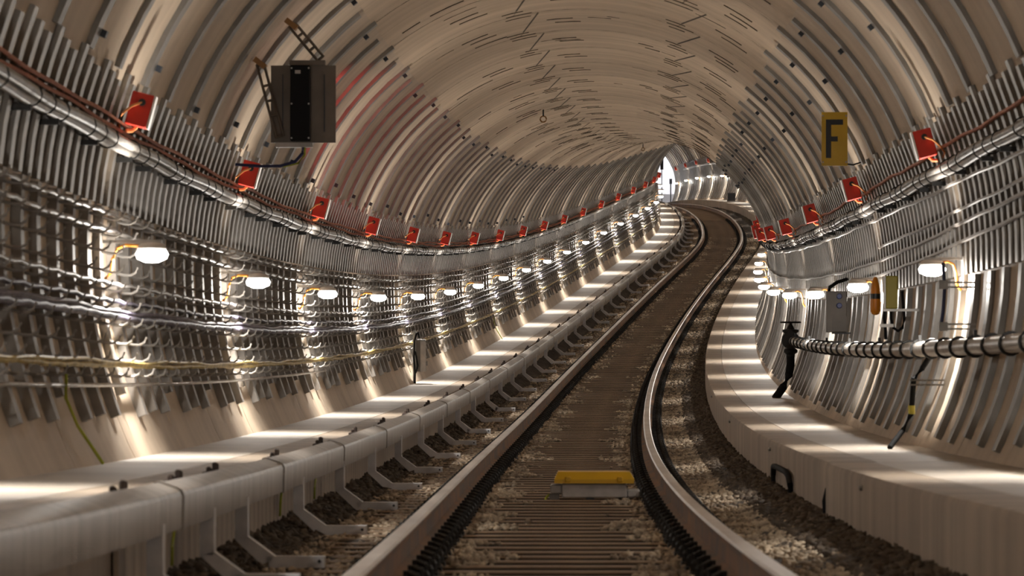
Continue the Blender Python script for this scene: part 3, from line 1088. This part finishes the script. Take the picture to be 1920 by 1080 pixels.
hanger((-.315, -.03, .30), (-.165, -.09, -.25), 'hanger_arm')
hanger((-.085, -.03, .585), (.13, -.03, .33), 'hanger_arm')
build(MB().lathe([(.05, .016), (.05, .05), (.045, .055)], 12, axis='y', at=(.16, 0, .12)), 'red_light', 'red_glow', sig)
ld = bpy.data.lights.new('red_light_beam', 'SPOT')
ld.color = (1, .08, .07)
ld.energy = 420
ld.spot_size = math.radians(9)
ld.spot_blend = .6
ld.shadow_soft_size = .05
lo = link('red_light_beam', ld, sig)
lo.location = (.16, .09, .12)
lo.rotation_euler = (math.radians(91.5), 0, math.radians(1.8))
q = [(-.0, -.03, -.31), (-.005, -.03, -.36), (-.06, -.02, -.42), (-.17, 0, -.45), (-.32, .02, -.45), (-.50, .03, -.437)]
tag(build(MB().tube([mat_at(1.72, -1.905, .945) @ Vector(p) for p in q], .013, 6), 'signal_cable', 'cable_blue', smooth=60),
    'dark blue cable looping from the hung signal to the left wall', 'cable')
q = [(.0, -.02, -.31), (.0, -.02, -.37), (-.05, -.01, -.43), (-.16, 0, -.455)]
tag(build(MB().tube([mat_at(1.72, -1.905, .945) @ Vector((x + .012, y, z)) for x, y, z in q], .008, 6), 'earth_wire', 'cable_green', smooth=60),
    'green-yellow wire beside the dark blue signal cable', 'wire')

# ------------------------------------------------------------------ yellow track magnet on the sleepers
mag = tag(link('track_magnet', None, None, mat_at(1.74, .22, -1.93)), 'yellow topped track magnet on grey base between the rails', 'track magnet')
build(MB().box(-.235, .24, -.14, .14, .0, .10, bev=.008), 'base', 'grey_light', mag)
t = MB()
prof = [(-.285, -.16, .10), (.285, -.16, .10)]
t.add([(-.29, -.17, .105), (.29, -.17, .105), (.29, .17, .105), (-.29, .17, .105), (-.29, -.17, .135), (.295, -.17, .135), (.295, .17, .135), (-.29, .17, .135),
       (-.265, -.13, .19), (.262, -.13, .19), (.262, .13, .19), (-.265, .13, .19)],
      [(3, 2, 1, 0), (0, 1, 5, 4), (1, 2, 6, 5), (2, 3, 7, 6), (3, 0, 4, 7), (4, 5, 9, 8), (5, 6, 10, 9), (6, 7, 11, 10), (7, 4, 8, 11), (8, 9, 10, 11)])
build(t, 'cover', 'yellow', mag)
for x in (-.19, .19):
    build(MB().box(x - .022, x + .022, -.178, -.14, .115, .155, bev=.006), 'latch', 'yellow', mag)
build(MB().box(-.32, -.235, -.12, .12, .03, .095, bev=.008), 'connector_block', 'grey_light', mag)
build(MB().box(.24, .335, -.12, .12, .0, .06, bev=.01), 'end_shoe', 'grey_light', mag)
build(MB().box(-.325, -.255, -.1, .1, -.02, .03), 'junction', 'grey_box', mag)
build(MB().box(-.06, .0, -.15, -.1, -.02, .0), 'mount', 'strap', mag)
q = [(-.33, -.05, .02), (-.35, -.08, .0), (-.36, -.1, -.02)]
build(MB().tube(q, .008, 5), 'wire', 'cable_green', mag)

# ------------------------------------------------------------------ details on the right walkway face
q = [pt(1.86, 1.585, -1.90), pt(1.86, 1.58, -1.78), pt(1.84, 1.575, -1.725), pt(1.79, 1.575, -1.715), pt(1.62, 1.575, -1.715), pt(1.57, 1.575, -1.73), pt(1.55, 1.58, -1.79), pt(1.55, 1.585, -1.93)]
tag(build(MB().tube(q, .022, 8), 'cable_duct', 'cable_black', smooth=60), 'black bent cable duct on the right walkway face', 'duct')
mb = MB().tube([pt(1.06, 1.59, -1.70), pt(1.06, 1.585, -1.78), pt(1.06, 1.585, -1.88)], [.012, .026, .02], 8)
tag(build(mb, 'joint_cable', 'cable_black', smooth=60), 'black cable rising in the open joint of the right walkway', 'cable')
k = 0
for s in (.68, 1.98, 3.3, 4.7):
    k += 1
    m = mat_at(s, 1.606 - (.03 if s < 1.05 else 0), -1.62) @ Matrix.Rotation(math.pi / 2, 4, 'Y') @ Matrix.Rotation(math.pi, 4, 'X')
    o = build(MB().lathe([(.016, -.002), (.016, .012), (.012, .018), (.006, .02)], 8), 'survey_stud', 'galv_light', None, m, smooth=50)
    tag(o, 'small steel stud on the right walkway face, %s from the front' % ORD[k], 'stud', 'studs on the walkway face')

# ------------------------------------------------------------------ ring eyes in the crown
for s, lab in ((5.45, 'nearer'), (11.9, 'farther')):
    b = CY + math.sqrt(RAD ** 2 - .85 ** 2)
    e = tag(link('ring_eye', None, None, mat_at(s, -.80, b)), 'rusty ring eye hanging from the crown, %s of the two' % lab, 'ring', 'ring eyes in the crown')
    build(MB().lathe([(.012, -.10), (.012, .01)], 6), 'shank', 'strap', e)
    build(MB().tube([(.045 * math.cos(t), 0, -.14 + .045 * math.sin(t)) for t in np.linspace(0, 2 * math.pi, 13)[:-1]], .011, 5, closed=True), 'ring', 'rust', e, smooth=60)

# ------------------------------------------------------------------ equipment box on the left walkway
eq = tag(link('equipment_post', None, None, mat_at(4.95, -2.36, -1.5)), 'grey equipment box on a perforated post by the left wall', 'equipment')
build(MB().box(-.055, .075, -.06, .06, .16, .60, bev=.01), 'box', 'grey_box', eq)
build(MB().box(.005, .078, -.07, -.06, .16, .58), 'door', 'grey_light', eq)
pm = MB().box(-.10, -.06, -.03, .03, 0, .72)
build(pm, 'post', 'galv_light', eq)
build(MB().tube([(-.075, -.05, .0), (-.07, -.06, .15), (-.085, -.06, .35), (-.075, -.06, .58), (-.05, -.05, .68), (-.03, -.04, .70), (-.01, -.03, .62)], .014, 6), 'cable', 'cable_black', eq, smooth=60)
build(MB().tube([(-.06, -.07, .14), (-.03, -.075, .24), (-.05, -.07, .36), (-.07, -.06, .44)], .012, 6), 'cable', 'cable_black', eq, smooth=60)
build(MB().box(.075, .10, -.02, .02, .24, .30), 'side_bracket', 'galv', eq)

# ------------------------------------------------------------------ far equipment on the right
fb = tag(link('wall_cabinet', None, None, mat_at(23.3, 2.2, -1.53)), 'small dark cabinet far away on the right walkway', 'cabinet')
build(MB().box(-.2, .2, -.15, .15, 0, .42, bev=.01), 'body', 'grey_box', fb)
build(MB().box(-.17, .17, -.16, -.15, .04, .38), 'door', 'dark_metal', fb)
fs_ = tag(link('marker_board', None, None, mat_at(19.5, 2.25, -1.2)), 'small yellow marker board far along the right walkway', 'sign')
build(MB().box(-.12, .12, -.01, .01, -.26, .2), 'plate', 'sign_yellow', fs_)
build(MB().box(-.10, -.02, -.014, -.01, -.1, .18), 'mark', 'sign_black', fs_)
build(MB().box(-.02, .02, .01, .04, -.33, .15), 'post', 'dark_metal', fs_)

# ------------------------------------------------------------------ bright station hall beyond the tunnel mouth
hall_m = mat_at(S_END, 0, 0, tilt=False)
hall = tag(link('station_hall', None, None, hall_m), 'bright white station hall beyond the far tunnel mouth', 'hall', kind='structure')
build(MB().box(-9, 6, 34, 34.3, -3, 5), 'end_wall', 'station_white', hall)
build(MB().box(6, 6.3, 0, 34, -3, 5), 'side_wall', 'station_white', hall)
build(MB().box(-9.3, -9, 0, 34, -3, 5), 'side_wall', 'station_white', hall)
build(MB().box(-9, 6, 0, 34, 4.2, 4.5), 'hall_ceiling', 'station_white', hall)
build(MB().box(-9, 6, 0, 34, -2.6, -2.3), 'hall_floor', 'station_white', hall)
build(MB().box(1.7, 6, 2, 34, -2.3, -.8), 'platform', 'station_white', hall)
# front wall around the tunnel mouth
fw = MB()
n = 40
ring_in = [(CX + (RAD + .02) * math.cos(t), CY + (RAD + .02) * math.sin(t)) for t in np.linspace(0, 2 * math.pi, n + 1)[:-1]]
def sq(c, s_):
    k_ = min(6 / abs(c) if abs(c) > 1e-6 else 1e9, 4.5 / abs(s_) if abs(s_) > 1e-6 else 1e9)
    return (c * k_, s_ * k_)
ring_out = [sq(math.cos(t), math.sin(t)) for t in np.linspace(0, 2 * math.pi, n + 1)[:-1]]
vs = [(x, 0.05, z) for x, z in ring_in] + [(x, 0.05, z) for x, z in ring_out]
fw.add(vs, [(i, (i + 1) % n, n + (i + 1) % n, n + i) for i in range(n)])
build(fw, 'front_wall', 'station_white', hall)
for i in range(3):
    for k, x in enumerate((-3.5, .2, 3.4)):
        tb = tag(link('tube_light', None, None, hall_m @ Matrix.Translation((x, 4 + 9.5 * i, 3.9))),
                 'white tube light on the station hall ceiling, %s row, %s across' % (ORD[i + 1], ('left', 'middle', 'right')[k]), 'tube light', 'tube lights in the station hall')
        build(MB().box(-.18, .18, 0, 8, .1, .3), 'casing', 'station_white', tb)
        build(MB().box(-.15, .15, .1, 7.9, 0, .1), 'diffuser', 'tube', tb)
post = tag(link('signal_mast', None, None, hall_m @ Matrix.Translation((2.1, 1.6, -1.5))), 'dark signal mast standing in the bright tunnel mouth', 'signal')
build(MB().box(-.025, .025, -.025, .025, 0, 2.4), 'mast', 'dark_metal', post)
build(MB().box(-.09, .09, -.12, .12, 2.2, 3.0), 'head', 'signal_black', post)
pole = tag(link('hall_pole', None, None, hall_m @ Matrix.Translation((2.62, 1.2, -1.5))), 'thin dark pole at the right edge of the bright tunnel mouth', 'pole')
build(MB().box(-.035, .035, -.035, .035, 0, 1.6), 'shaft', 'dark_metal', pole)
build(MB().box(-.08, .08, -.06, .06, 1.3, 1.62), 'sign_box', 'dark_metal', pole)
